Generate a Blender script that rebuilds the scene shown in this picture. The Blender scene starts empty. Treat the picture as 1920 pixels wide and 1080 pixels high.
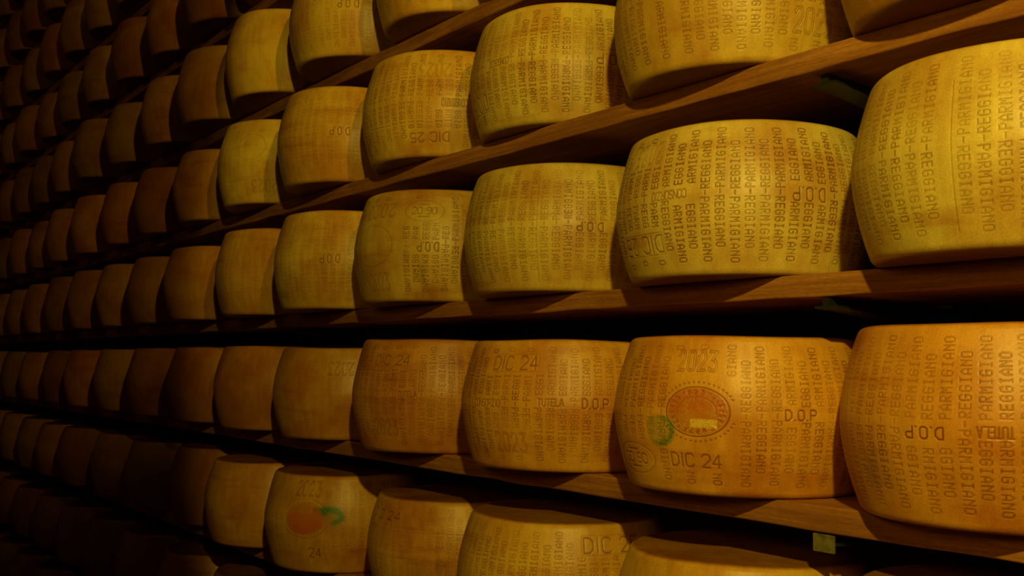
import bpy, bmesh, math, random
import numpy as np
from mathutils import Vector, Matrix

random.seed(7)
RNG = np.random.default_rng(11)
C = bpy.context.scene.collection
R_ = math.radians

# ------------------------------------------------------------------ camera
F_PX, YAW, PITCH, ROLL = 1904.34, -0.925018, 0.082483, 0.017570
CAM = Vector((1.2168, -1.4360, -0.1633))
cd = bpy.data.cameras.new('camera')
cd.sensor_fit = 'HORIZONTAL'
cd.sensor_width = 36.0
cd.lens = 36.0 * F_PX / 1920.0
cd.clip_start = 0.02
cd.clip_end = 100
cam = bpy.data.objects.new('camera', cd)
C.objects.link(cam)
fw = Vector((math.sin(YAW) * math.cos(PITCH), math.cos(YAW) * math.cos(PITCH), math.sin(PITCH)))
rt = fw.cross(Vector((0, 0, 1))).normalized()
up = rt.cross(fw)
rt, up = rt * math.cos(ROLL) + up * math.sin(ROLL), up * math.cos(ROLL) - rt * math.sin(ROLL)
m3 = Matrix((rt, up, -fw)).transposed()
cam.matrix_world = Matrix.Translation(CAM) @ m3.to_4x4()
bpy.context.scene.camera = cam


def project(p):
    v = Vector(p) - CAM
    z = v.dot(fw)
    if z < 0.05:
        return None
    return 960 + F_PX * v.dot(rt) / z, 540 - F_PX * v.dot(up) / z


# ------------------------------------------------------------------ world, lamps, exposure
wd = bpy.data.worlds.new('world')
bpy.context.scene.world = wd
wd.use_nodes = True
wd.node_tree.nodes['Background'].inputs[0].default_value = (1.0, 0.42, 0.05, 1)
wd.node_tree.nodes['Background'].inputs[1].default_value = 0.012
vs = bpy.context.scene.view_settings
vs.view_transform = 'Standard'
vs.look = 'None'
vs.exposure = 0.0
vs.gamma = 1.0
vs.use_curve_mapping = False


def spot(name, loc, target, power, color, angle, blend, size):
    l = bpy.data.lights.new(name, 'SPOT')
    l.energy = power
    l.color = color
    l.spot_size = R_(angle)
    l.spot_blend = blend
    l.shadow_soft_size = size
    o = bpy.data.objects.new(name, l)
    C.objects.link(o)
    o.location = loc
    o.rotation_euler = (Vector(target) - Vector(loc)).to_track_quat('-Z', 'Y').to_euler()
    return o


# lamps of the aisle: one bright ceiling lamp up behind the camera's right, another farther right; two weak fill lamps are added
spot('aisle_or_fill_lamp', (1.5, -1.5, .80), (.86, 0, .59), 112, (1.0, 0.745, 0.10), 96.5, 0.07, 0.035)
spot('aisle_or_fill_lamp', (1.0, -2.1, .30), (.35, 0, .1), 17, (1.0, 0.50, 0.03), 78, 0.5, 0.2)  # added fill, lifts the shadows on the near wheels
spot('aisle_or_fill_lamp', (2.9, -1.45, 1.5), (-3.0, 0, 1.15), 190, (1.0, 0.58, 0.03), 34, 0.7, 0.04)
spot('aisle_or_fill_lamp', (-3.5, -2.6, 3.6), (-4.0, 0, .4), 6, (1.0, 0.46, 0.03), 120, 0.9, 0.3)  # added weak fill for the shaded far wheels


# ------------------------------------------------------------------ helpers
def link(name, me, mat=None, parent=None):
    o = bpy.data.objects.new(name, me)
    C.objects.link(o)
    if mat is not None:
        me.materials.append(mat)
    if parent is not None:
        o.parent = parent
    return o


def tag(o, label=None, cat=None, group=None, kind=None):
    if label: o['label'] = label
    if cat: o['category'] = cat
    if group: o['group'] = group
    if kind: o['kind'] = kind
    return o


def smooth(me, flag=True):
    me.polygons.foreach_set('use_smooth', [flag] * len(me.polygons))


def mesh_np(name, verts, quads):
    me = bpy.data.meshes.new(name)
    nv, nf = len(verts), len(quads)
    me.vertices.add(nv)
    me.vertices.foreach_set('co', np.ascontiguousarray(verts, np.float32).ravel())
    me.loops.add(nf * 4)
    me.loops.foreach_set('vertex_index', np.ascontiguousarray(quads, np.int32).ravel())
    me.polygons.add(nf)
    me.polygons.foreach_set('loop_start', np.arange(0, nf * 4, 4, dtype=np.int32))
    me.update(calc_edges=True)
    me.validate()
    return me


# ------------------------------------------------------------------ materials
def new_mat(name):
    m = bpy.data.materials.new(name)
    m.use_nodes = True
    nt = m.node_tree
    return m, nt, nt.nodes, nt.links, nt.nodes['Principled BSDF']


def math_node(nt, op, a=None, b=None):
    n = nt.nodes.new('ShaderNodeMath')
    n.operation = op
    for i, v in enumerate((a, b)):
        if v is None: continue
        if isinstance(v, (int, float)): n.inputs[i].default_value = v
        else: nt.links.new(v, n.inputs[i])
    return n.outputs[0]


def mix_node(nt, fac, a, b, blend='MIX'):
    n = nt.nodes.new('ShaderNodeMix')
    n.data_type = 'RGBA'
    n.blend_type = blend
    for s, v in ((n.inputs[0], fac), (n.inputs[6], a), (n.inputs[7], b)):
        if isinstance(v, (int, float)): s.default_value = v
        elif isinstance(v, tuple): s.default_value = v
        else: nt.links.new(v, s)
    return n.outputs[2]


def noise(nt, vec, scale, detail=3, rough=.55):
    n = nt.nodes.new('ShaderNodeTexNoise')
    n.inputs['Scale'].default_value = scale
    n.inputs['Detail'].default_value = detail
    n.inputs['Roughness'].default_value = rough
    nt.links.new(vec, n.inputs['Vector'])
    return n.outputs['Fac']


def ramp(nt, fac, lo, hi, a=0.0, b=1.0):
    n = nt.nodes.new('ShaderNodeMapRange')
    n.inputs[1].default_value = lo
    n.inputs[2].default_value = hi
    n.inputs[3].default_value = a
    n.inputs[4].default_value = b
    nt.links.new(fac, n.inputs[0])
    return n.outputs[0]


def mapping(nt, vec, scale):
    n = nt.nodes.new('ShaderNodeMapping')
    n.inputs['Scale'].default_value = scale
    nt.links.new(vec, n.inputs[0])
    return n.outputs[0]


def rind_material():
    m, nt, N, L, bs = new_mat('cheese_rind')
    info = N.new('ShaderNodeObjectInfo')
    tc = N.new('ShaderNodeTexCoord')
    off = N.new('ShaderNodeVectorMath'); off.operation = 'ADD'
    L.new(tc.outputs['Object'], off.inputs[0])
    rv = N.new('ShaderNodeVectorMath'); rv.operation = 'SCALE'
    rv.inputs[0].default_value = (13.1, 7.7, 5.3)
    L.new(info.outputs['Random'], rv.inputs['Scale'])
    L.new(rv.outputs[0], off.inputs[1])
    v = off.outputs[0]
    col = info.outputs['Color']
    # mottling of the oiled rind
    n1 = noise(nt, v, 7, 4)
    n2 = noise(nt, mapping(nt, v, (1, 1, .16)), 60, 4, .6)      # fine upright cloth streaks
    n3 = noise(nt, v, 480, 2, .7)                                # grain
    n4 = noise(nt, mapping(nt, v, (.5, .5, 3)), 9, 3)
    c = mix_node(nt, ramp(nt, n1, .38, .64, 0, .85), col, mix_node(nt, 1.0, col, (.72, .50, .35, 1), 'MULTIPLY'))
    c = mix_node(nt, ramp(nt, n2, .38, .64, .0, .34), c, mix_node(nt, 1.0, c, (.62, .52, .4, 1), 'MULTIPLY'))
    c = mix_node(nt, ramp(nt, n3, .35, .65, .0, .5), c, mix_node(nt, 1.0, c, (.55, .5, .45, 1), 'MULTIPLY'))
    c = mix_node(nt, ramp(nt, n4, .55, .72, 0, .55), c, mix_node(nt, 1.0, c, (.7, .42, .25, 1), 'MULTIPLY'))
    # the flat top and bottom faces, browner than the sides, have the undersides' shade put into their colour
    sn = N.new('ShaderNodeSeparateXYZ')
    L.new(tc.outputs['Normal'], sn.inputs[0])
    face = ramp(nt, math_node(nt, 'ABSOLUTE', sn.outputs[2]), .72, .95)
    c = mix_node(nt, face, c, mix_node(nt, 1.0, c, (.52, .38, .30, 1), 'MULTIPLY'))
    at = N.new('ShaderNodeAttribute'); at.attribute_name = 'mark'
    sep = N.new('ShaderNodeSeparateColor')
    L.new(at.outputs['Color'], sep.inputs[0])
    c = mix_node(nt, ramp(nt, sep.outputs[0], 0, .85), c, mix_node(nt, 1.0, c, (.26, .13, .05, 1), 'MULTIPLY'))
    c = mix_node(nt, ramp(nt, sep.outputs[0], 0, -1), c, (.90, .80, .16, 1))
    c = mix_node(nt, math_node(nt, 'MULTIPLY', sep.outputs[1], .92), c, (.012, .17, .035, 1))
    c = mix_node(nt, math_node(nt, 'MULTIPLY', sep.outputs[2], .85), c, (.50, .10, .008, 1))
    c = mix_node(nt, math_node(nt, 'MULTIPLY', at.outputs['Alpha'], .8), c, (.10, .055, .012, 1))
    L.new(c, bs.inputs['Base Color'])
    bs.inputs['Roughness'].default_value = .42
    bs.inputs['Specular IOR Level'].default_value = .5
    bp = N.new('ShaderNodeBump')
    bp.inputs['Strength'].default_value = .22
    bp.inputs['Distance'].default_value = .002
    h = math_node(nt, 'ADD', math_node(nt, 'MULTIPLY', n2, .9), math_node(nt, 'MULTIPLY', n3, .35))
    L.new(h, bp.inputs['Height'])
    L.new(bp.outputs[0], bs.inputs['Normal'])
    return m


def wood_material():
    m, nt, N, L, bs = new_mat('shelf_wood')
    info = N.new('ShaderNodeObjectInfo')
    tc = N.new('ShaderNodeTexCoord')
    off = N.new('ShaderNodeVectorMath'); off.operation = 'ADD'
    L.new(tc.outputs['Object'], off.inputs[0])
    rv = N.new('ShaderNodeVectorMath'); rv.operation = 'SCALE'
    rv.inputs[0].default_value = (3.1, 7.7, 5.3)
    L.new(info.outputs['Random'], rv.inputs['Scale'])
    L.new(rv.outputs[0], off.inputs[1])
    v = off.outputs[0]
    g = noise(nt, mapping(nt, v, (2.2, 30, 60)), 2.6, 5, .6)
    w = noise(nt, mapping(nt, v, (1, 3, 3)), 3.2, 3)
    f = noise(nt, mapping(nt, v, (.25, 1, 1)), 330, 3, .7)
    c = mix_node(nt, ramp(nt, g, .35, .68), (.50, .225, .052, 1), (.28, .105, .022, 1))
    c = mix_node(nt, ramp(nt, w, .42, .68, 0, .7), c, (.24, .08, .018, 1))
    c = mix_node(nt, ramp(nt, f, .35, .7, 0, .4), c, (.12, .045, .012, 1))
    vo = N.new('ShaderNodeTexVoronoi')          # sparse knots
    vo.inputs['Scale'].default_value = 3.1
    L.new(mapping(nt, v, (.7, 1.5, 1.5)), vo.inputs['Vector'])
    c = mix_node(nt, ramp(nt, vo.outputs['Distance'], .05, .02, 0, .85), c, (.045, .018, .006, 1))
    L.new(c, bs.inputs['Base Color'])
    bs.inputs['Roughness'].default_value = .6
    bs.inputs['Specular IOR Level'].default_value = .25
    bp = N.new('ShaderNodeBump')
    bp.inputs['Strength'].default_value = .4
    bp.inputs['Distance'].default_value = .0025
    L.new(math_node(nt, 'ADD', g, math_node(nt, 'MULTIPLY', f, .5)), bp.inputs['Height'])
    L.new(bp.outputs[0], bs.inputs['Normal'])
    return m


def plain_material(name, a, b, scale, rough=.7, metal=0.0):
    m, nt, N, L, bs = new_mat(name)
    tc = N.new('ShaderNodeTexCoord')
    n = noise(nt, tc.outputs['Object'], scale, 5, .6)
    L.new(mix_node(nt, ramp(nt, n, .35, .65), a, b), bs.inputs['Base Color'])
    bs.inputs['Roughness'].default_value = rough
    bs.inputs['Metallic'].default_value = metal
    bp = N.new('ShaderNodeBump')
    bp.inputs['Strength'].default_value = .25
    bp.inputs['Distance'].default_value = .002
    L.new(n, bp.inputs['Height'])
    L.new(bp.outputs[0], bs.inputs['Normal'])
    return m


RIND = rind_material()
WOOD = wood_material()
STEEL = plain_material('painted_steel', (.012, .015, .007, 1), (.008, .010, .005, 1), 40, .5)
LIT_PLATE = plain_material('lit_plate', (.22, .19, .07, 1), (.10, .09, .035, 1), 60, .5)  # lit look of one bracket end put into a paler colour
CONCRETE = plain_material('concrete_floor', (.10, .09, .07, 1), (.07, .06, .05, 1), 3)
PLASTER = plain_material('dark_plaster', (.05, .045, .035, 1), (.035, .03, .025, 1), 2)

# ------------------------------------------------------------------ rack dimensions (metres)
PITCH_X = 0.48      # wheel to wheel along the shelf
RB, RR = 0.2293, 0.1988       # belly and rim radius of a wheel
HW = 0.2653
ROWZ = {-2: -0.7202, -1: -0.3595, 0: 0.0, 1: 0.3549, 2: 0.7127, 3: 1.0815, 4: 1.4432}
def row_z(k):
    return ROWZ[k] if k in ROWZ else k * 0.3607
SHELF_T = {-1: .040, 0: .037, 1: .037, 2: .039}
SHELF_FRONT = -0.10
FRONT_SHIFT = {-1: -.002, 0: .004, 1: -.018, 2: .015}
SHELF_BACK = 0.20

FIT = {(0, 1): (0.039, -0.01, 0.265),
(0, 0): (0.003, 0.002, 0.258),
(0, -1): (-0.017, 0.007, 0.265),
(0, -2): (-0.021, -0.005, 0.273),
(0, -3): (-0.006, -0.016, 0.275),
(0, -4): (-0.006, -0.009, 0.275),
(0, -5): (-0.034, -0.011, 0.261),
(0, -6): (-0.0162, -0.004, 0.264),
(0, -7): (0.0022, 0.0, 0.269),
(0, -8): (-0.002, -0.004, 0.276),
(0, -9): (0.006, -0.002, 0.276),
(0, -10): (-0.004, -0.003, 0.27),
(0, -11): (0.002, 0.0, 0.267),
(-1, 1): (-0.017, 0.0301, 0.271),
(-1, 0): (0.002, 0.0049, 0.261),
(-1, -1): (0.008, -0.007, 0.261),
(-1, -2): (-0.007, -0.005, 0.27),
(-1, -3): (-0.0187, -0.001, 0.255),
(-1, -4): (-0.0003, 0.001, 0.263),
(-1, -5): (0.014, 0.003, 0.267),
(-1, -6): (0.013, 0.003, 0.265),
(-1, -7): (0.014, 0.004, 0.264),
(-1, -8): (-0.0072, -0.003, 0.267),
(-1, -9): (0.0112, 0.005, 0.262),
(1, 0): (-0.009, 0.002, 0.265),
(1, -1): (-0.049, 0.033, 0.26),
(1, -2): (-0.0306, 0.0123, 0.269),
(1, -3): (-0.0114, -0.0153, 0.274),
(1, -4): (-0.022, -0.01, 0.273),
(1, -5): (-0.0167, 0.002, 0.257),
(1, -6): (0.0017, -0.0, 0.266),
(1, -7): (0.018, 0.001, 0.271),
(1, -8): (0.005, -0.007, 0.278),
(1, -9): (-0.011, -0.008, 0.272),
(1, -10): (-0.004, 0.005, 0.256),
(2, -2): (0.002, 0.02, 0.266),
(2, -3): (0.006, -0.002, 0.265),
(2, -4): (-0.0081, -0.005, 0.275),
(2, -5): (0.0102, -0.0082, 0.269),
(2, -6): (0.0289, 0.0042, 0.27),
(2, -7): (-0.002, 0.003, 0.261),
(2, -8): (-0.0, -0.015, 0.281),
(2, -9): (-0.009, -0.002, 0.264),
(2, -10): (-0.004, 0.002, 0.261),
(3, -6): (0.035, 0.008, 0.265),
(3, -7): (0.028, 0.004, 0.268),
(3, -8): (0.023, 0.005, 0.267),
(3, -9): (-0.001, 0.008, 0.259),
(3, -10): (-0.002, 0.014, 0.253),
(4, -10): (0.023, 0.002, 0.269),
(4, -11): (0.004, 0.014, 0.257),
(-2, 0): (0.007, 0.0, 0.255),
(-2, -1): (0.0, -0.004, 0.262),
(-2, -2): (0.018, 0.035, 0.25),
(-2, -3): (-0.0433, -0.0019, 0.264),
(-2, -4): (-0.0249, -0.006, 0.261),
(-2, -5): (-0.0048, 0.0339, 0.27),
(-2, -6): (0.003, 0.016, 0.265),
(-2, -7): (0.002, 0.014, 0.266),
(-2, -8): (-0.002, -0.014, 0.264),
(-2, -9): (0.001, -0.005, 0.257)}
MARKS = {(0, 0): [('frame', 'DIC 25', -116.2, -86.0, 0.038, 0.074, 1), ('out', '2023', -106.9, -87.9, 0.196, 0.231, 1), ('txt', 'CONSORZIO', -90.6, -73.3, 0.127, 0.141, 1), ('txt', 'D.O.P', -29.2, -15.0, 0.118, 0.139, 1)],
(-1, 0): [('out', '2023', -78.5, -60.8, 0.202, 0.233, 0), ('oval', '', -82.4, -54.3, 0.096, 0.177, 0), ('green', '', -94.0, -77.7, 0.075, 0.137, 0), ('frame0', 'DIC 24', -82.2, -57.6, 0.043, 0.072, 0), ('ring', '20 90', -120.2, -90.6, 0.027, 0.08, 0), ('txt', 'D.O.P', -32.6, -19.6, 0.127, 0.143, 0)],
(-1, 1): [('txt', 'D.O.P', -94.4, -81.4, 0.118, 0.133, 1), ('txt', 'TUTELA', -70.8, -60.2, 0.122, 0.136, 1), ('smear', '', -126.5, -98.1, 0.033, 0.108, 0)],
(1, 0): [('out', '2023', -24.0, -4.4, 0.049, 0.087, 0), ('seam', '', -85.2, -84.0, 0.032, 0.101, 0)],
(1, -1): [('txt', 'D.O.P', -25.8, -8.6, 0.12, 0.141, 1), ('seam', '', -38.9, -38.6, 0.021, 0.237, 0), ('txt', 'CONSORZIO', -90.1, -75.3, 0.13, 0.144, 1), ('frame', 'DIC 25', -119.8, -94.9, 0.043, 0.083, 1)],
(1, -2): [('out', '2023', -53.7, -33.5, 0.193, 0.229, 1), ('frame0', 'DIC 25', -60.7, -32.5, 0.03, 0.059, 1), ('txt', 'CONSORZIO', -38.5, -22.3, 0.118, 0.136, 1)],
(0, -2): [('ring', '20 90', -59.1, -32.4, 0.19, 0.244, 0), ('ring', '', -102.5, -65.4, 0.083, 0.188, 0), ('out', '2023', -92.7, -66.2, 0.205, 0.237, 1), ('out', '2023', -88.1, -70.3, 0.028, 0.066, 0), ('txt', 'D.O.P', -48.8, -36.0, 0.117, 0.138, 1), ('smear', '', -49.2, -42.4, 0.007, 0.107, 0)],
(0, -1): [('txt', 'D.O.P', -35.1, -21.7, 0.119, 0.136, 1), ('seam', '', -56.1, -55.8, 0.017, 0.235, 0)],
(0, 1): [('seam', '', -84.3, -83.9, 0.021, 0.218, 0)],
(-1, -1): [('frame', 'DIC 24', -84.7, -55.8, 0.196, 0.231, 0), ('out', '2023', -81.1, -62.3, 0.038, 0.074, 0), ('txt', 'CONSORZIO', -96.3, -76.7, 0.126, 0.14, 0), ('txt', 'TUTELA', -55.1, -42.4, 0.129, 0.143, 0), ('txt', 'D.O.P', -32.9, -19.7, 0.126, 0.145, 0)],
(-1, -2): [('frame', 'DIC 24', -82.9, -54.2, 0.204, 0.234, 0), ('out', '2023', -80.5, -62.3, 0.042, 0.077, 0), ('txt', 'TUTELA', -61.0, -49.1, 0.132, 0.145, 0)],
(-1, -3): [('out', '2023', -46.1, -28.1, 0.181, 0.215, 1)],
(-2, -3): [('oval2', '', -72.6, -41.4, 0.105, 0.195, 0), ('green2', '', -45.2, -27.3, 0.131, 0.188, 0), ('out', '2023', -66.0, -46.4, 0.21, 0.247, 0), ('txt', '24', -53.2, -44.3, 0.046, 0.071, 0)],
(-2, -2): [('frame0', 'DIC 24', -109.4, -74.0, 0.195, 0.222, 0), ('star', '', -48.7, -38.4, 0.088, 0.129, 0)],
(-2, -1): [('frame', 'DIC 25', -30.9, 3.8, 0.204, 0.24, 0)],
(1, -4): [('out', '2023', -54.7, -32.5, 0.034, 0.07, 1), ('ring', '', -69.7, -42.7, 0.134, 0.223, 0)],
(2, -3): [('txt', 'D.O.P', -49.6, -34.8, 0.128, 0.148, 1)],
(1, -3): [('txt', 'D.O.P', -46.3, -32.9, 0.126, 0.147, 1)],
(0, -3): [('txt', 'D.O.P', -51.5, -37.9, 0.124, 0.146, 1)]}


# ------------------------------------------------------------------ dot letters and stroke letters
DOTS = {
 'P': '11110 10001 10001 11110 10000 10000 10000', 'A': '00100 01010 10001 10001 11111 10001 10001',
 'R': '11110 10001 10001 11110 10100 10010 10001', 'M': '10001 11011 10101 10101 10001 10001 10001',
 'I': '01110 00100 00100 00100 00100 00100 01110', 'G': '01110 10001 10000 10111 10001 10001 01110',
 'N': '10001 11001 10101 10011 10001 10001 10001', 'O': '01110 10001 10001 10001 10001 10001 01110',
 'E': '11111 10000 10000 11110 10000 10000 11111', '-': '00000 00000 00000 11111 00000 00000 00000'}
STROKES = {
 '2': [[(0, .8), (.2, 1), (.8, 1), (1, .8), (1, .6), (0, 0), (1, 0)]],
 '0': [[(0, .12), (0, .88), (.2, 1), (.8, 1), (1, .88), (1, .12), (.8, 0), (.2, 0), (0, .12)]],
 '3': [[(0, 1), (1, 1), (.4, .58), (.8, .55), (1, .4), (1, .15), (.8, 0), (.2, 0), (0, .12)]],
 '4': [[(.75, 0), (.75, 1), (0, .3), (1, .3)]],
 '5': [[(1, 1), (.1, 1), (.05, .55), (.7, .58), (1, .42), (1, .15), (.75, 0), (.2, 0), (0, .12)]],
 '9': [[(.9, .5), (.2, .5), (0, .65), (0, .85), (.2, 1), (.8, 1), (1, .85), (1, .2), (.8, 0), (.1, 0)]],
 'D': [[(0, 0), (0, 1), (.6, 1), (1, .75), (1, .25), (.6, 0), (0, 0)]],
 'I': [[(.5, 0), (.5, 1)]], 'C': [[(1, .85), (.8, 1), (.2, 1), (0, .85), (0, .15), (.2, 0), (.8, 0), (1, .15)]],
 'O': [[(0, .15), (0, .85), (.25, 1), (.75, 1), (1, .85), (1, .15), (.75, 0), (.25, 0), (0, .15)]],
 'P': [[(0, 0), (0, 1), (.8, 1), (1, .85), (1, .6), (.8, .48), (0, .48)]],
 'N': [[(0, 0), (0, 1), (1, 0), (1, 1)]], 'S': [[(1, .88), (.8, 1), (.2, 1), (0, .85), (0, .6), (1, .4), (1, .15), (.8, 0), (.2, 0), (0, .12)]],
 'R': [[(0, 0), (0, 1), (.8, 1), (1, .85), (1, .6), (.8, .5), (0, .5)], [(.5, .5), (1, 0)]],
 'Z': [[(0, 1), (1, 1), (0, 0), (1, 0)]], 'T': [[(0, 1), (1, 1)], [(.5, 1), (.5, 0)]],
 'U': [[(0, 1), (0, .15), (.25, 0), (.75, 0), (1, .15), (1, 1)]], 'E': [[(1, 0), (0, 0), (0, 1), (1, 1)], [(0, .5), (.8, .5)]],
 'L': [[(0, 1), (0, 0), (1, 0)]], 'A': [[(0, 0), (.5, 1), (1, 0)], [(.2, .35), (.8, .35)]],
 '.': [[(.4, 0), (.6, 0)]], ' ': [], 'M': [[(0, 0), (0, 1), (.5, .5), (1, 1), (1, 0)]],
 'G': [[(1, .85), (.8, 1), (.2, 1), (0, .85), (0, .15), (.2, 0), (.8, 0), (1, .15), (1, .45), (.6, .45)]]}

PX = .0005     # canvas cell, metres


def letter_patch(ch):
    """dot-matrix letter, reading to the right: rows = height 16.5 mm, columns = advance"""
    h, w = int(.0165 / PX), int(.0086 / PX)
    yy, xx = np.mgrid[0:h, 0:w]
    out = np.zeros((h, w), np.float32)
    for r, row in enumerate(DOTS[ch].split()):
        for q, b in enumerate(row):
            if b == '1':
                cy, cx = (r + .5) / 7 * h, (q + .5) / 5 * w
                d2 = ((yy - cy) ** 2 + (xx - cx) ** 2) * PX * PX
                out = np.maximum(out, np.exp(-d2 / (2 * .00074 ** 2)))
    return out          # row 0 = top of letter


PATCH = {c: letter_patch(c) for c in DOTS}


def polyline_distance(shape, lines):
    """distance in metres from every cell of a (rows, cols) patch to the polylines given in metres (x right, y up)"""
    h, w = shape
    yy, xx = np.mgrid[0:h, 0:w]
    X = (xx + .5) * PX
    Y = (h - yy - .5) * PX
    d = np.full(shape, 9., np.float32)
    for ln in lines:
        for (x0, y0), (x1, y1) in zip(ln[:-1], ln[1:]):
            dx, dy = x1 - x0, y1 - y0
            l2 = dx * dx + dy * dy + 1e-12
            t = np.clip(((X - x0) * dx + (Y - y0) * dy) / l2, 0, 1)
            d = np.minimum(d, np.hypot(X - x0 - t * dx, Y - y0 - t * dy))
    return d


def text_lines(txt, w, h, x0=0., y0=0., gap=.32):
    n = len(txt)
    widths = [.45 if c in '. ' else (.35 if c == 'I' else 1.) for c in txt]
    unit = w / (sum(widths) + gap * (n - 1))
    x = x0
    out = []
    for c, cw in zip(txt, widths):
        for ln in STROKES[c]:
            out.append([(x + px * unit * cw, y0 + py * h) for px, py in ln])
        x += unit * (cw + gap)
    return out


class Canvas:
    def __init__(self, centre, H, half=112):
        self.c, self.H, self.half = centre, H, half
        self.w = int(2 * R_(half) * RB / PX)
        self.h = int(H / PX) + 1
        self.g = np.zeros((self.h, self.w), np.float32)      # groove depth (unit)
        self.m = np.zeros((4, self.h, self.w), np.float32)   # ink, green, red, smear
        self.ex = []                                         # rectangles kept free of dotted lettering

    def col(self, deg): return int((R_(deg - self.c + self.half)) * RB / PX)

    def row(self, z): return int((self.H - z) / PX)

    def blit(self, arr, r0, c0, patch, gain=1.):
        h, w = patch.shape
        a, b = max(0, r0), min(self.h, r0 + h)
        c, d = max(0, c0), min(self.w, c0 + w)
        if a >= b or c >= d: return
        s = arr[a:b, c:d]
        np.maximum(s, patch[a - r0:b - r0, c - c0:d - c0] * gain, out=s)

    def free(self, deg, z):
        return not any(a <= deg <= b and lo <= z <= hi for a, b, lo, hi in self.ex)

    def lettering(self, seed, ink=1., pitch=6.1, phase=0, skip=(), lean=0.):
        rnd = random.Random(seed)
        mid = .132 * self.H / .26
        n = int(self.half * 2 / pitch)
        for j in range(-n // 2, n // 2 + 1):
            a = self.c + phase + j * pitch
            if any(s0 <= a <= s1 for s0, s1 in skip): continue
            words = ('PARMIGIANO', 'REGGIANO') if j % 2 else ('REGGIANO', 'PARMIGIANO')
            jig = rnd.uniform(-.002, .002)
            gain = ink * rnd.uniform(.85, 1.25)
            dgain = rnd.uniform(.75, 1.)
            for side, word in zip((1, -1), words):
                adv = .01065 * (self.H / .26)
                for q, ch in enumerate(('-' + word)):
                    z = mid + jig + side * (.0005 + (q + .0) * adv)
                    if q == 0 and side < 0: continue
                    if q == 0: z = mid + jig
                    if not self.free(a, z): continue
                    p = np.rot90(PATCH[ch], 1 if side > 0 else 3)
                    h, w = p.shape
                    r0 = self.row(z) - h // 2
                    c0 = self.col(a + lean * (z - mid)) - w // 2
                    g = gain * rnd.uniform(.85, 1.1)
                    self.blit(self.m[0], r0, c0, p, g)
                    self.blit(self.g, r0, c0, p, g * dgain)

    def rect(self, a0, a1, z0, z1):
        return self.row(z1), self.col(a0), self.row(z0) - self.row(z1), self.col(a1) - self.col(a0)

    def reserve(self, kind, txt, a0, a1, z0, z1, rot):
        if kind not in ('green', 'green2', 'smear', 'star', 'seam'):
            self.ex.append((a0 - 2.2, a1 + 2.2, z0 - .006, z1 + .006))

    def mark(self, kind, txt, a0, a1, z0, z1, rot):
        r0, c0, h, w = self.rect(a0, a1, z0, z1)
        P = 10
        W, Hh = w * PX, h * PX
        shape = (h + 2 * P, w + 2 * P)
        o = P * PX
        if kind in ('txt', 'frame', 'frame0', 'out'):
            inset = .004 if kind.startswith('frame') else 0
            d = polyline_distance(shape, text_lines(txt, W - 2 * inset, Hh - 2 * inset, o + inset, o + inset,
                                                    gap=.6 if kind == 'out' else .35))
            if kind == 'out':
                gr = np.exp(-((d - .0017) / .0006) ** 2)
                st = gr * .7
            elif kind == 'txt':
                gr = np.exp(-(d / .0011) ** 2)
                st = gr * (.9 if len(txt) < 6 else .6)
            else:
                gr = np.exp(-(d / .0014) ** 2)
                st = gr * .65
            if kind == 'frame':
                e = polyline_distance(shape, [[(o, o), (o + W, o), (o + W, o + Hh), (o, o + Hh), (o, o)]])
                f = np.exp(-(e / .0007) ** 2) * .6
                gr = np.maximum(gr, f); st = np.maximum(st, f * .5)
            if rot: gr, st = gr[::-1, ::-1], st[::-1, ::-1]
            self.blit(self.g, r0 - P, c0 - P, gr, 1.3)
            self.blit(self.m[0], r0 - P, c0 - P, st)
            return
        if kind == 'seam':
            cc = self.col((a0 + a1) / 2)
            seg = np.exp(-((np.arange(9) - 4) * PX / .0007) ** 2)[None, :] * np.ones((h, 1))
            self.blit(self.g, r0, cc - 4, seg, .9)
            self.blit(self.m[0], r0, cc - 4, seg, .45)
            return
        # round marks and stains
        G = 40 if kind in ('green', 'green2', 'smear', 'star', 'oval', 'oval2') else 10
        yy, xx = np.mgrid[-G:h + G, -G:w + G]
        u = (xx - w / 2) / (w / 2)
        v = -(yy - h / 2) / (h / 2)
        rad = np.hypot(u, v)
        ang = np.arctan2(v, u)
        rm = (w + h) / 4 * PX
        rs = np.random.default_rng(abs(hash((round(a0), round(a1)))) % 1000 + 3)
        ph = rs.uniform(0, 6.28, 8)
        wob = sum(np.sin(ang * (i + 1) + ph[i]) / (i + 1.5) for i in range(5)) * .09
        blot = 0.5 + .5 * np.sin(u * 5 + ph[5] + 2 * np.sin(v * 4 + ph[6])) * np.sin(v * 6 + ph[7] + u * 3)
        grain = rs.random(u.shape)
        for _ in range(2):
            grain = (grain + np.roll(grain, 1, 0) + np.roll(grain, 1, 1) + np.roll(grain, -1, 0) + np.roll(grain, -1, 1)) / 5
        grain = np.clip((grain - .5) * 5 + .5, 0, 1)
        if kind == 'ring':
            f = np.exp(-((rad - .97) * rm / .0008) ** 2)
            self.blit(self.g, r0 - G, c0 - G, f); self.blit(self.m[0], r0 - G, c0 - G, f, .5)
            if txt:
                d = polyline_distance((h, w), text_lines(txt, W * .6, Hh * .3, W * .2, Hh * .35)
                                      + [[(W * .36, Hh * .78), (W * .62, Hh * .78)], [(W * .36, Hh * .22), (W * .62, Hh * .22)]])
                f = np.exp(-(d / .0011) ** 2)
                self.blit(self.g, r0, c0, f); self.blit(self.m[0], r0, c0, f, .7)
        elif kind in ('oval', 'oval2'):
            f = np.exp(-((rad - .98) * rm / .0011) ** 2) + .7 * np.exp(-((rad - .60) * rm / .0008) ** 2) * (v > -.1)
            # casein plate lettering round the ring
            P2 = 24
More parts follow.
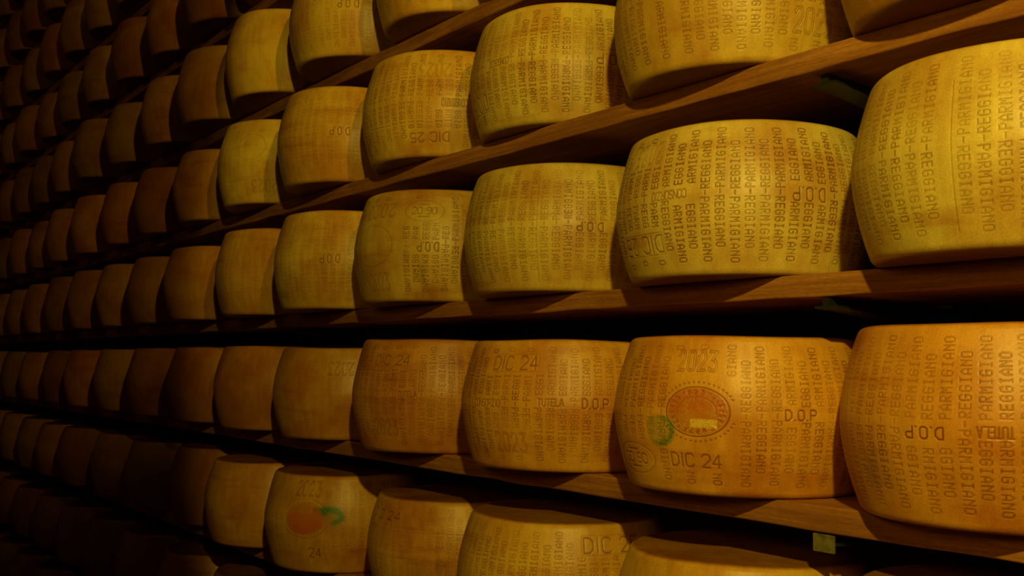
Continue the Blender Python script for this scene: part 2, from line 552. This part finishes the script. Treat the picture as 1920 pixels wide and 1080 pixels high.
            let = ((np.sin(ang * P2) > -.2) & (np.abs(rad - .79) < .11) & (grain > .42)).astype(np.float32)
            dots = ((np.sin(ang * 46) > .1) & (np.abs(rad - 1.17) < .035)).astype(np.float32) * (np.abs(np.sin(ang)) > .35)
            body = np.clip((1 - rad) * 8, 0, 1)
            red = body * np.clip((.35 + .75 * blot) * (.45 + .8 * grain), 0, 1)
            if kind == 'oval':
                pl = (np.abs(u - .22) < .40) & (np.abs(v + .45) < .17)
                red = red * (~pl) * np.clip(.5 + v * 1.2 + .25, .25, 1)
                tx = body * (~pl)
                self.blit(self.m[0], r0 - G, c0 - G, np.maximum(tx * grain * .5, 0), .5)
                pale = pl & (grain > .2)
            else:
                red = body * np.clip(.65 + .3 * grain - v * .35, 0, 1)
                f = f * .3; let = let * .2
            self.blit(self.m[2], r0 - G, c0 - G, red)
            self.blit(self.g, r0 - G, c0 - G, np.clip(f + let * .8 + dots * .6, 0, 1.3))
            self.blit(self.m[0], r0 - G, c0 - G, np.clip(f * .8 + let * .6 + dots * .5, 0, 1))
            if kind == 'oval':        # worn pale label inside the stamp
                sub = self.m[0][r0 - G:r0 - G + pale.shape[0], c0 - G:c0 - G + pale.shape[1]]
                if sub.shape == pale.shape: sub[pale] = -.5
        elif kind == 'green':
            rr = rad + wob
            f = np.exp(-((rr - .78) / .16) ** 2) * np.clip(.5 + .5 * np.cos(ang + .5), .1, 1) + .55 * np.clip((.95 - rr) * 4, 0, 1)
            self.blit(self.m[1], r0 - G, c0 - G, np.clip(f * (.35 + .65 * grain), 0, 1), .95)
        elif kind == 'green2':
            rr = np.hypot(u * 1.0, v) + wob
            f = 1.2 * np.exp(-((rr - .68) / .3) ** 2) * (np.clip((ang + 1.9) * 1.5, 0, 1)) + .3 * np.clip((.9 - rr) * 3, 0, 1)
            tail = np.exp(-((v - .55) / .25) ** 2) * np.clip(.5 - u * .6, 0, .9) * (u < .3)
            self.blit(self.m[1], r0 - G, c0 - G, np.clip((f + tail) * (.55 + .45 * grain), 0, 1))
        elif kind in ('smear', 'star'):
            f = np.clip((1 - rad - wob * 2) * 1.2, 0, 1) * (.35 + .65 * blot) * (.5 + .5 * grain)
            self.blit(self.m[3], r0 - G, c0 - G, f, .75)
            if kind == 'smear': self.blit(self.m[1], r0 - G, c0 - G, f, .12)

    def noise_fade(self, seed, lo=.25):
        """worn lettering: the stamped letters fade in soft patches"""
        rs = np.random.default_rng(seed)
        k = rs.random((7, 16))
        ys = np.linspace(0, 5.999, self.h); xs = np.linspace(0, 14.999, self.w)
        y0 = ys.astype(int); x0 = xs.astype(int)
        fy = (ys - y0)[:, None]; fx = (xs - x0)[None, :]
        fy = fy * fy * (3 - 2 * fy); fx = fx * fx * (3 - 2 * fx)
        f = (k[y0][:, x0] * (1 - fy) * (1 - fx) + k[y0 + 1][:, x0] * fy * (1 - fx)
             + k[y0][:, x0 + 1] * (1 - fy) * fx + k[y0 + 1][:, x0 + 1] * fy * fx)
        f = np.clip(lo + (1.25 - lo) * f, 0, 1).astype(np.float32)
        self.m[0] *= f
        self.g *= .5 + .5 * f

    def sample(self, arr, rows, cols):
        r = np.clip(rows, 0, self.h - 1.001); c = np.clip(cols, 0, self.w - 1.001)
        r0 = r.astype(int); c0 = c.astype(int)
        fr = r - r0; fc = c - c0
        r1 = np.minimum(r0 + 1, self.h - 1); c1 = np.minimum(c0 + 1, self.w - 1)
        return (arr[r0, c0] * (1 - fr) * (1 - fc) + arr[r1, c0] * fr * (1 - fc)
                + arr[r0, c1] * (1 - fr) * fc + arr[r1, c1] * fr * fc)


# ------------------------------------------------------------------ a cheese wheel
def wheel_mesh(H, canvas=None, step=.0011, seed=0, lump=1.0):
    """barrel with rounded rims, flat faces; lettering pressed into the rind where a canvas is given"""
    rs = np.random.default_rng(seed)
    if canvas is None:
        th = np.linspace(0, 2 * np.pi, 97)[:-1] - np.pi
        nz = 22
    else:
        half = R_(canvas.half)
        nf = int(2 * half * RB / step)
        fine = np.linspace(-half, half, nf) + R_(canvas.c)
        coarse = np.linspace(half, 2 * np.pi - half, 38)[1:-1] + R_(canvas.c)
        th = np.concatenate([fine, coarse])
        nz = int(H / step)
    rho = .010
    edge = rho * (1 - np.cos(np.linspace(0, np.pi / 2, 9)))[:-1]
    z = np.concatenate([edge, np.linspace(rho, H - rho, nz), (H - edge)[::-1]])
    t = np.abs(2 * z / H - 1)
    r = RR + (RB - RR) * (1 - t ** 1.65)
    d = np.minimum(z, H - z)
    q = np.clip(rho - d, 0, rho)
    r = r - (rho - np.sqrt(np.maximum(rho ** 2 - q ** 2, 0))) * .9
    TH, Z = np.meshgrid(th, z)
    RAD = np.repeat(r[:, None], len(th), 1)
    # gentle unevenness of a pressed wheel
    un = np.zeros_like(RAD)
    for i in range(7):
        a, b, p1, p2 = rs.integers(2, 9), rs.uniform(0, 22), rs.uniform(0, 6.28), rs.uniform(0, 6.28)
        un += np.sin(a * TH + p1 + b * Z) * np.cos(b * 1.7 * Z + p2) * .0004
    RAD += un * lump
    dz = sum(np.sin(a * TH + rs.uniform(0, 6.28)) * .0006 for a in (2, 3, 5))
    mark = np.zeros((RAD.size, 4), np.float32)
    if canvas is not None:
        rel = (TH - R_(canvas.c) + np.pi) % (2 * np.pi) - np.pi
        inside = np.abs(rel) <= R_(canvas.half) + 1e-6
        rows = (canvas.H - Z) / PX
        cols = (rel + R_(canvas.half)) * RB / PX
        g = canvas.sample(canvas.g, rows, cols) * inside
        RAD = RAD - g * .0010
        for i in range(4):
            mark[:, i] = (canvas.sample(canvas.m[i], rows, cols) * inside).ravel()
    nt_ = len(th)
    Zc = Z + dz * (Z / H) * 1.0
    V = [np.stack([RAD * np.cos(TH), RAD * np.sin(TH), Zc], -1).reshape(-1, 3)]
    nr = len(z)
    idx = np.arange(nr * nt_).reshape(nr, nt_)
    a = idx[:-1]; b = np.roll(idx, -1, 1)[:-1]; c_ = np.roll(idx, -1, 1)[1:]; d_ = idx[1:]
    Q = [np.stack([a, b, c_, d_], -1).reshape(-1, 4)]
    base = nr * nt_
    # flat faces as rings closing on a small centre disc
    for top in (0, 1):
        prev = idx[-1] if top else idx[0]
        last = RAD[-1 if top else 0]
        zz = Zc[-1 if top else 0]
        for f in (.97, .8, .45, .02):
            zt = zz * f + (H if top else 0) * (1 - f)
            V.append(np.stack([last * f * np.cos(th), last * f * np.sin(th), zt], -1))
            cur = np.arange(base, base + nt_)
            base += nt_
            p2, c2 = np.roll(prev, -1), np.roll(cur, -1)
            Q.append(np.stack([prev, p2, c2, cur] if top else [prev, cur, c2, p2], -1))
            prev = cur
    V = np.concatenate(V); Q = np.concatenate(Q)
    me = mesh_np('cheese_wheel', V, Q)
    smooth(me)
    ca = me.color_attributes.new('mark', 'FLOAT_COLOR', 'POINT')
    full = np.zeros((len(me.vertices), 4), np.float32)
    full[:len(mark)] = mark
    ca.data.foreach_set('color', full.ravel())
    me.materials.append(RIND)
    return me


# ------------------------------------------------------------------ the setting
def box_mesh(name, x0, x1, y0, y1, z0, z1, bev=0.0):
    bm = bmesh.new()
    bmesh.ops.create_cube(bm, size=1)
    for v in bm.verts:
        v.co = Vector(((x0 + x1) / 2 + v.co.x * (x1 - x0), (y0 + y1) / 2 + v.co.y * (y1 - y0), (z0 + z1) / 2 + v.co.z * (z1 - z0)))
    if bev:
        bmesh.ops.bevel(bm, geom=bm.edges[:], offset=bev, segments=2, affect='EDGES', profile=.5)
    me = bpy.data.meshes.new(name)
    bm.to_mesh(me)
    bm.free()
    return me


FLOOR_Z = -1.83
CEIL_Z = 4.3
tag(link('floor', box_mesh('floor', -11, 3.2, -4.0, .85, FLOOR_Z - .1, FLOOR_Z), CONCRETE), kind='structure')
tag(link('wall_back', box_mesh('wall_back', -11, 3.2, .62, .72, FLOOR_Z, CEIL_Z), PLASTER), kind='structure')
tag(link('wall_left', box_mesh('wall_left', -11, -10.9, -4.0, .62, FLOOR_Z, CEIL_Z), PLASTER), kind='structure')
tag(link('ceiling', box_mesh('ceiling', -11, 3.2, -4.0, .85, CEIL_Z, CEIL_Z + .1), PLASTER), kind='structure')

ROWS = list(range(-4, 10))
RX0, RX1 = -7.6, 1.95
WORD = {1: 'first', 2: 'second', 3: 'third', 4: 'fourth', 5: 'fifth', 6: 'sixth', 7: 'seventh', 8: 'eighth', 9: 'ninth',
        10: 'tenth', 11: 'eleventh', 12: 'twelfth', 13: 'thirteenth', 14: 'fourteenth', 15: 'fifteenth', 16: 'sixteenth'}


def row_name(k):
    return f'{WORD[k + 1]} row above the level dark gap' if k >= 0 else f'{WORD[-k]} row below the level dark gap'


# ------------------------------------------------------------------ shelf boards
def board_mesh(k):
    t = SHELF_T.get(k, .040)
    rs = np.random.default_rng(100 + k)
    xs = np.arange(RX0, RX1 + .001, .02)
    n = len(xs)
    y0, y1 = SHELF_FRONT, SHELF_BACK
    rad = .004
    prof = []
    for cx, cy, a0 in ((y0 + rad, -t + rad, 180), (y1 - rad, -t + rad, 270), (y1 - rad, -rad, 0), (y0 + rad, -rad, 90)):
        for s in range(4):
            a = R_(a0 + s * 30)
            prof.append((cx + rad * math.cos(a), cy + rad * math.sin(a)))
    prof = np.array(prof)
    m = len(prof)
    V = np.zeros((n, m, 3))
    V[:, :, 0] = xs[:, None]
    wav = np.convolve(rs.normal(0, 1, n + 24), np.hanning(25) / 4, 'valid') * .0012
    wav2 = np.convolve(rs.normal(0, 1, n + 10), np.hanning(11) / 2.5, 'valid') * .0011
    front = prof[:, 0] < 0
    low = prof[:, 1] < -t / 2
    V[:, :, 1] = prof[None, :, 0] + (wav[:, None] + rs.normal(0, .0003, (n, 1))) * front[None, :]
    V[:, :, 2] = prof[None, :, 1] + wav2[:, None] * (low & front)[None, :]
    idx = np.arange(n * m).reshape(n, m)
    Q = np.stack([idx[:-1], idx[1:], np.roll(idx, -1, 1)[1:], np.roll(idx, -1, 1)[:-1]], -1).reshape(-1, 4)
    verts = V.reshape(-1, 3)
    me = mesh_np('shelf_board', verts, Q)
    bm = bmesh.new(); bm.from_mesh(me)
    bm.verts.ensure_lookup_table()
    bm.faces.new([bm.verts[i] for i in idx[0][::-1]])
    bm.faces.new([bm.verts[i] for i in idx[-1]])
    bmesh.ops.recalc_face_normals(bm, faces=bm.faces)
    bm.to_mesh(me); bm.free()
    return me


for k in ROWS:
    pts = [project((x, SHELF_FRONT, row_z(k))) for x in np.linspace(RX0, RX1 - .9, 30)]
    if not any(p and -40 < p[0] < 1960 and -60 < p[1] < 1140 for p in pts):
        continue
    o = link('shelf_board', board_mesh(k), WOOD)
    o.location = (0, FRONT_SHIFT.get(k, -.005), row_z(k))
    tag(o, f'long worn wooden shelf board carrying the {row_name(k)}', 'shelf', 'shelf boards of the rack')

# ------------------------------------------------------------------ rack uprights with their brackets
def bracket_parts():
    # arm under the board: a plate whose lower edge curves down towards the post
    n = 14
    bm = bmesh.new()
    ys = [SHELF_FRONT + .006 + (.327 - SHELF_FRONT - .006) * i / n for i in range(n + 1)]
    def low(y):
        f = max(0., (y - SHELF_FRONT) / .36)
        return -.012 - .048 * f ** 1.6
    rows = []
    for y in ys:
        rows.append([bm.verts.new((x, y, z)) for x, z in ((-.006, 0), (.006, 0), (.006, low(y)), (-.006, low(y)))])
    for a, b in zip(rows[:-1], rows[1:]):
        for i in range(4):
            bm.faces.new((a[i], a[(i + 1) % 4], b[(i + 1) % 4], b[i]))
    bm.faces.new(rows[0]); bm.faces.new(rows[-1][::-1])
    # flange along the curved lower edge
    rows = []
    for y in ys:
        z = low(y)
        rows.append([bm.verts.new((x, y, zz)) for x, zz in ((-.021, z), (.021, z), (.021, z - .004), (-.021, z - .004))])
    for a, b in zip(rows[:-1], rows[1:]):
        for i in range(4):
            bm.faces.new((a[i], a[(i + 1) % 4], b[(i + 1) % 4], b[i]))
    bm.faces.new(rows[0]); bm.faces.new(rows[-1][::-1])
    bmesh.ops.recalc_face_normals(bm, faces=bm.faces)
    arm = bpy.data.meshes.new('bracket_arm'); bm.to_mesh(arm); bm.free()
    arm.materials.append(STEEL)
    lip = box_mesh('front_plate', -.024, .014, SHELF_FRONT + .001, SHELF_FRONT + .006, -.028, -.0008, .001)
    lip.materials.append(LIT_PLATE)
    return arm, lip


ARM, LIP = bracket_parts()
SEEN_ROWS = [o.location.z for o in bpy.data.objects if o.name.startswith('shelf_board')]
ROW_TOP = max(SEEN_ROWS)
for ui, x in enumerate((.25, -1.67, -3.59, -5.51)):
    post = link('rack_upright', box_mesh('rack_upright', -.03, .03, .325, .385, FLOOR_Z, ROW_TOP + .35, .003), STEEL)
    post.location.x = x
    tag(post, ['steel rack upright behind the gap right of the clearest yellow lettered wheel',
               'steel rack upright in the dark behind the gap right of the unlettered wheels',
               'steel rack upright in the dark among the dim wheels at left',
               'steel rack upright in the dark nearest the left edge'][ui], 'rack', 'steel uprights of the rack')
    for k in ROWS:
        if row_z(k) not in SEEN_ROWS and not any(abs(row_z(k) - s) < 1e-4 for s in SEEN_ROWS): continue
        zt = row_z(k) - SHELF_T.get(k, .040) - .0025
        a = link('bracket', ARM, None, post); a.location.z = zt
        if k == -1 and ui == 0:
            l = link('front_plate', LIP, None, a); l['label'] = 'front plate painted pale as if lit'

# ------------------------------------------------------------------ the cheese wheels
YEL = (.80, .62, .13)
GLD = (.80, .53, .08)
ORA = (.82, .40, .045)
RED = (.70, .31, .04)
TINT = {(-2, -5): (.42, .17, .022), (-1, -5): (.42, .175, .022), (-1, -6): (.46, .21, .03), (0, -5): (.55, .29, .04), (1, -5): (.56, .31, .04), (2, -5): (.58, .33, .045), (2, -6): (.56, .30, .04),  # wheels farther left: dim light put into darker tints
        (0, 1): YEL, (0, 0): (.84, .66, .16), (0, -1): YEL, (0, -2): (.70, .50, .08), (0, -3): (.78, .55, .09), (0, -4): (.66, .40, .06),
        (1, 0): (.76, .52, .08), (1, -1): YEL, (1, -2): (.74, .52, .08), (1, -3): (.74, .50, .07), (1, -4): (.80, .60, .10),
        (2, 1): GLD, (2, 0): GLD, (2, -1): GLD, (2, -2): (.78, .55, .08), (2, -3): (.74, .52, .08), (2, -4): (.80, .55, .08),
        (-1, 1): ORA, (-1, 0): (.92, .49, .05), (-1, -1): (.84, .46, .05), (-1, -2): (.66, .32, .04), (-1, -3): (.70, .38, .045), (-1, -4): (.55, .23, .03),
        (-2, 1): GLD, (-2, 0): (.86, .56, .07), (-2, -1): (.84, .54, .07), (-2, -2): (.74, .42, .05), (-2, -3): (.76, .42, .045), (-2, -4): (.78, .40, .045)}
PHASE = {(0, 0): -3.0, (-1, 0): 1.5, (0, 1): 2.0, (-1, 1): 0.5}
INKW = {(0, 0): 1.05, (-1, 0): .85, (0, 1): .75, (-1, 1): .75, (1, 0): .8, (1, -1): 1.0, (0, -1): .85, (-1, -1): .85, (-1, -2): .85, (0, -2): .95,
        (1, -2): .95, (-2, -1): .8, (-2, -2): .5, (-2, 0): .1, (0, -3): .55, (1, -3): .5, (2, -3): .55, (-1, -3): .25, (-2, -3): .45, (0, -4): .3,
        (1, -4): .3, (2, -4): .1, (-1, -4): .15, (-2, -4): .1, (2, -2): .6}
SKIP = {(0, 1): ((-87, -81),), (1, 0): ((-93, -85), (-82, -75)), (1, -1): (), (-2, 0): ((-180, 180),)}
EXTRA = {(-1, 0): ((-84, -50, .035, .199), (-120, -85, .0, .09)), (0, -2): ((-104, -62, .0, .25),), (1, -2): ((-57, -27, .03, .062),),
         (-2, -3): ((-72, -52, .0, .26),), (-1, 1): (), (2, -4): ((-180, 180, 0, 1),)}
LABELS = {
 (0, 0): 'clearest yellow cheese wheel with crisp dotted lettering and upside-down DOP, above the level gap',
 (-1, 0): 'orange cheese wheel with large round rust-stained stamp, green blot and 2023',
 (-1, 1): 'orange cheese wheel cut by the right edge, below the level gap, upside-down DOP',
 (0, 1): 'large pale yellow cheese wheel cut by the right edge, the brightest of all',
 (1, 0): 'yellow-brown cheese wheel at the top with 2023 low on its right side',
 (1, 1): 'cheese wheel in the top right corner with only its underside showing',
 (1, -1): 'yellow cheese wheel with upright seam left of the wheel marked 2023 at top',
 (1, -2): 'yellow cheese wheel with upside-down 2023 over upside-down DIC 25',
 (0, -1): 'yellow cheese wheel immediately left of the clearest lettered yellow wheel',
 (0, -2): 'brownish yellow cheese wheel with oval stamp and large empty circle',
 (0, -3): 'faintly lettered yellow cheese wheel left of the wheel with the empty circle',
 (-1, -1): 'orange-gold cheese wheel with framed DIC 24 over 2023 and green tinge',
 (-1, -2): 'deep orange cheese wheel with small DIC 24 and 2023, left of the gold one',
 (-1, -3): 'dull orange cheese wheel with faint upside-down 2023, below the level gap',
 (-2, -3): 'orange cheese wheel with a green curl beside a round red stamp',
 (-2, -2): 'golden cheese wheel with dark blot, right of the wheel with green curl',
 (-2, -1): 'golden cheese wheel with framed DIC at top right, cut by the bottom edge',
 (-2, 0): 'smooth golden cheese wheel at the bottom edge with its top rim showing',
 (-2, 1): 'sliver of cheese wheel rim at the bottom right corner',
 (-2, -4): 'plain glowing orange cheese wheel left of the wheel with green curl',
 (1, -4): 'yellowish cheese wheel with upside-down 2023 low down and faint round stamp',
}


def visible(k, n, H, dx=0, margin=0):
    z = row_z(k); x = n * PITCH_X + dx
    P = []
    for a in range(0, 360, 15):
        for zz, r in ((0, RR), (H / 2, RB), (H, RR)):
            q = project((x + r * math.cos(R_(a)), r * math.sin(R_(a)), z + zz))
            if q: P.append(q)
    if not P: return False
    xs_ = [p[0] for p in P]; ys_ = [p[1] for p in P]
    return max(xs_) > -margin and min(xs_) < 1920 + margin and max(ys_) > -margin and min(ys_) < 1080 + margin


# far, plain wheels share a few meshes
PLAIN = {}
def plain_mesh(H, variant):
    key = (round(H / .006), variant)
    if key not in PLAIN:
        PLAIN[key] = wheel_mesh(round(H / .006) * .006, None, seed=50 + variant * 7 + key[0], lump=1.2)
    return PLAIN[key]


rr = random.Random(5)
PLACE = {(k, n): list(FIT.get((k, n), (rr.uniform(-.004, .004), rr.uniform(-.006, .006), rr.uniform(.258, .274))))
         for k in ROWS for n in range(2, -17, -1)}
for _ in range(300):         # neighbours on a board do not push into each other
    for (k, n), a in PLACE.items():
        b = PLACE.get((k, n + 1))
        if b is None: continue
        ex, ey = PITCH_X + b[0] - a[0], b[1] - a[1]
        L = math.hypot(ex, ey)
        if L < 2 * RB + .007:
            f = (2 * RB + .0072 - L) / L
            wa, wb = ((.5, .5) if ((k, n) in FIT) == ((k, n + 1) in FIT) else ((.1, .9) if (k, n) in FIT else (.9, .1)))
            a[0] -= ex * f * wa; a[1] -= ey * f * wa
            b[0] += ex * f * wb; b[1] += ey * f * wb
for k in ROWS:
    seen = []
    for n in range(2, -17, -1):
        dx, dy, H = PLACE[(k, n)]
        inframe = visible(k, n, H, dx)
        if not inframe:
            # wheels just beyond the right edge stand in the lamp's way
            if not (n in (1, 2) and -2 <= k <= 2):
                continue
        if n < -14: continue
        x, y, z = n * PITCH_X + dx, dy, row_z(k)
        face = math.degrees(math.atan2(CAM.y - y, CAM.x - x))
        hero = (k, n) in INKW
        rotz = 0.
        if hero:
            cv = Canvas(face, H)
            for mk in MARKS.get((k, n), ()): cv.reserve(*mk)
            for e in EXTRA.get((k, n), ()): cv.ex.append(e)
            ink = INKW[(k, n)]
            if ink > .12:
                cv.lettering(100 * k + n + 900, ink, phase=PHASE.get((k, n), rr.uniform(-3, 3)), skip=SKIP.get((k, n), ()))
            cv.noise_fade(abs(31 * k + n) + 4, .9 if (k, n) == (0, 0) else .5)
            for mk in MARKS.get((k, n), ()): cv.mark(*mk)
            me = wheel_mesh(H, cv, step=.0010 if n >= 0 else (.0012 if n >= -2 else .0018), seed=200 + 13 * k + n)
        else:
            me = plain_mesh(H, (n * 3 + k) % 3)
            rotz = rr.uniform(0, 6.28)
        o = bpy.data.objects.new('cheese_wheel', me)
        C.objects.link(o)
        o.location = (x, y, z + .0006)
        o.rotation_euler.z = rotz
        if (k, n) in TINT:
            c = TINT[(k, n)]
        else:
            f = rr.random()
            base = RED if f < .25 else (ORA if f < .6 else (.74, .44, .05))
            j = rr.uniform(.5, .78) if n > -9 else rr.uniform(.4, .62)  # darker with distance, the fading light is put into the tint
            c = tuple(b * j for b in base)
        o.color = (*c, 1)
        seen.append((o, k, n, c, inframe))
    idx = 0
    for o, kk, n, c, inframe in seen:
        if inframe: idx += 1
        if (kk, n) in LABELS:
            lab = LABELS[(kk, n)]
        elif inframe:
            tone = 'dull yellow' if c[1] / c[0] > .6 else ('amber' if c[1] / c[0] > .49 else 'brown')
            lab = f'{tone} cheese wheel, {WORD[idx]} from right, {row_name(kk)}'
        else:
            lab = f'{"farther" if n == 2 else "nearer"} wheel beyond the right edge, {row_name(kk)}'
        tag(o, lab, 'cheese', 'cheese wheels on the rack')
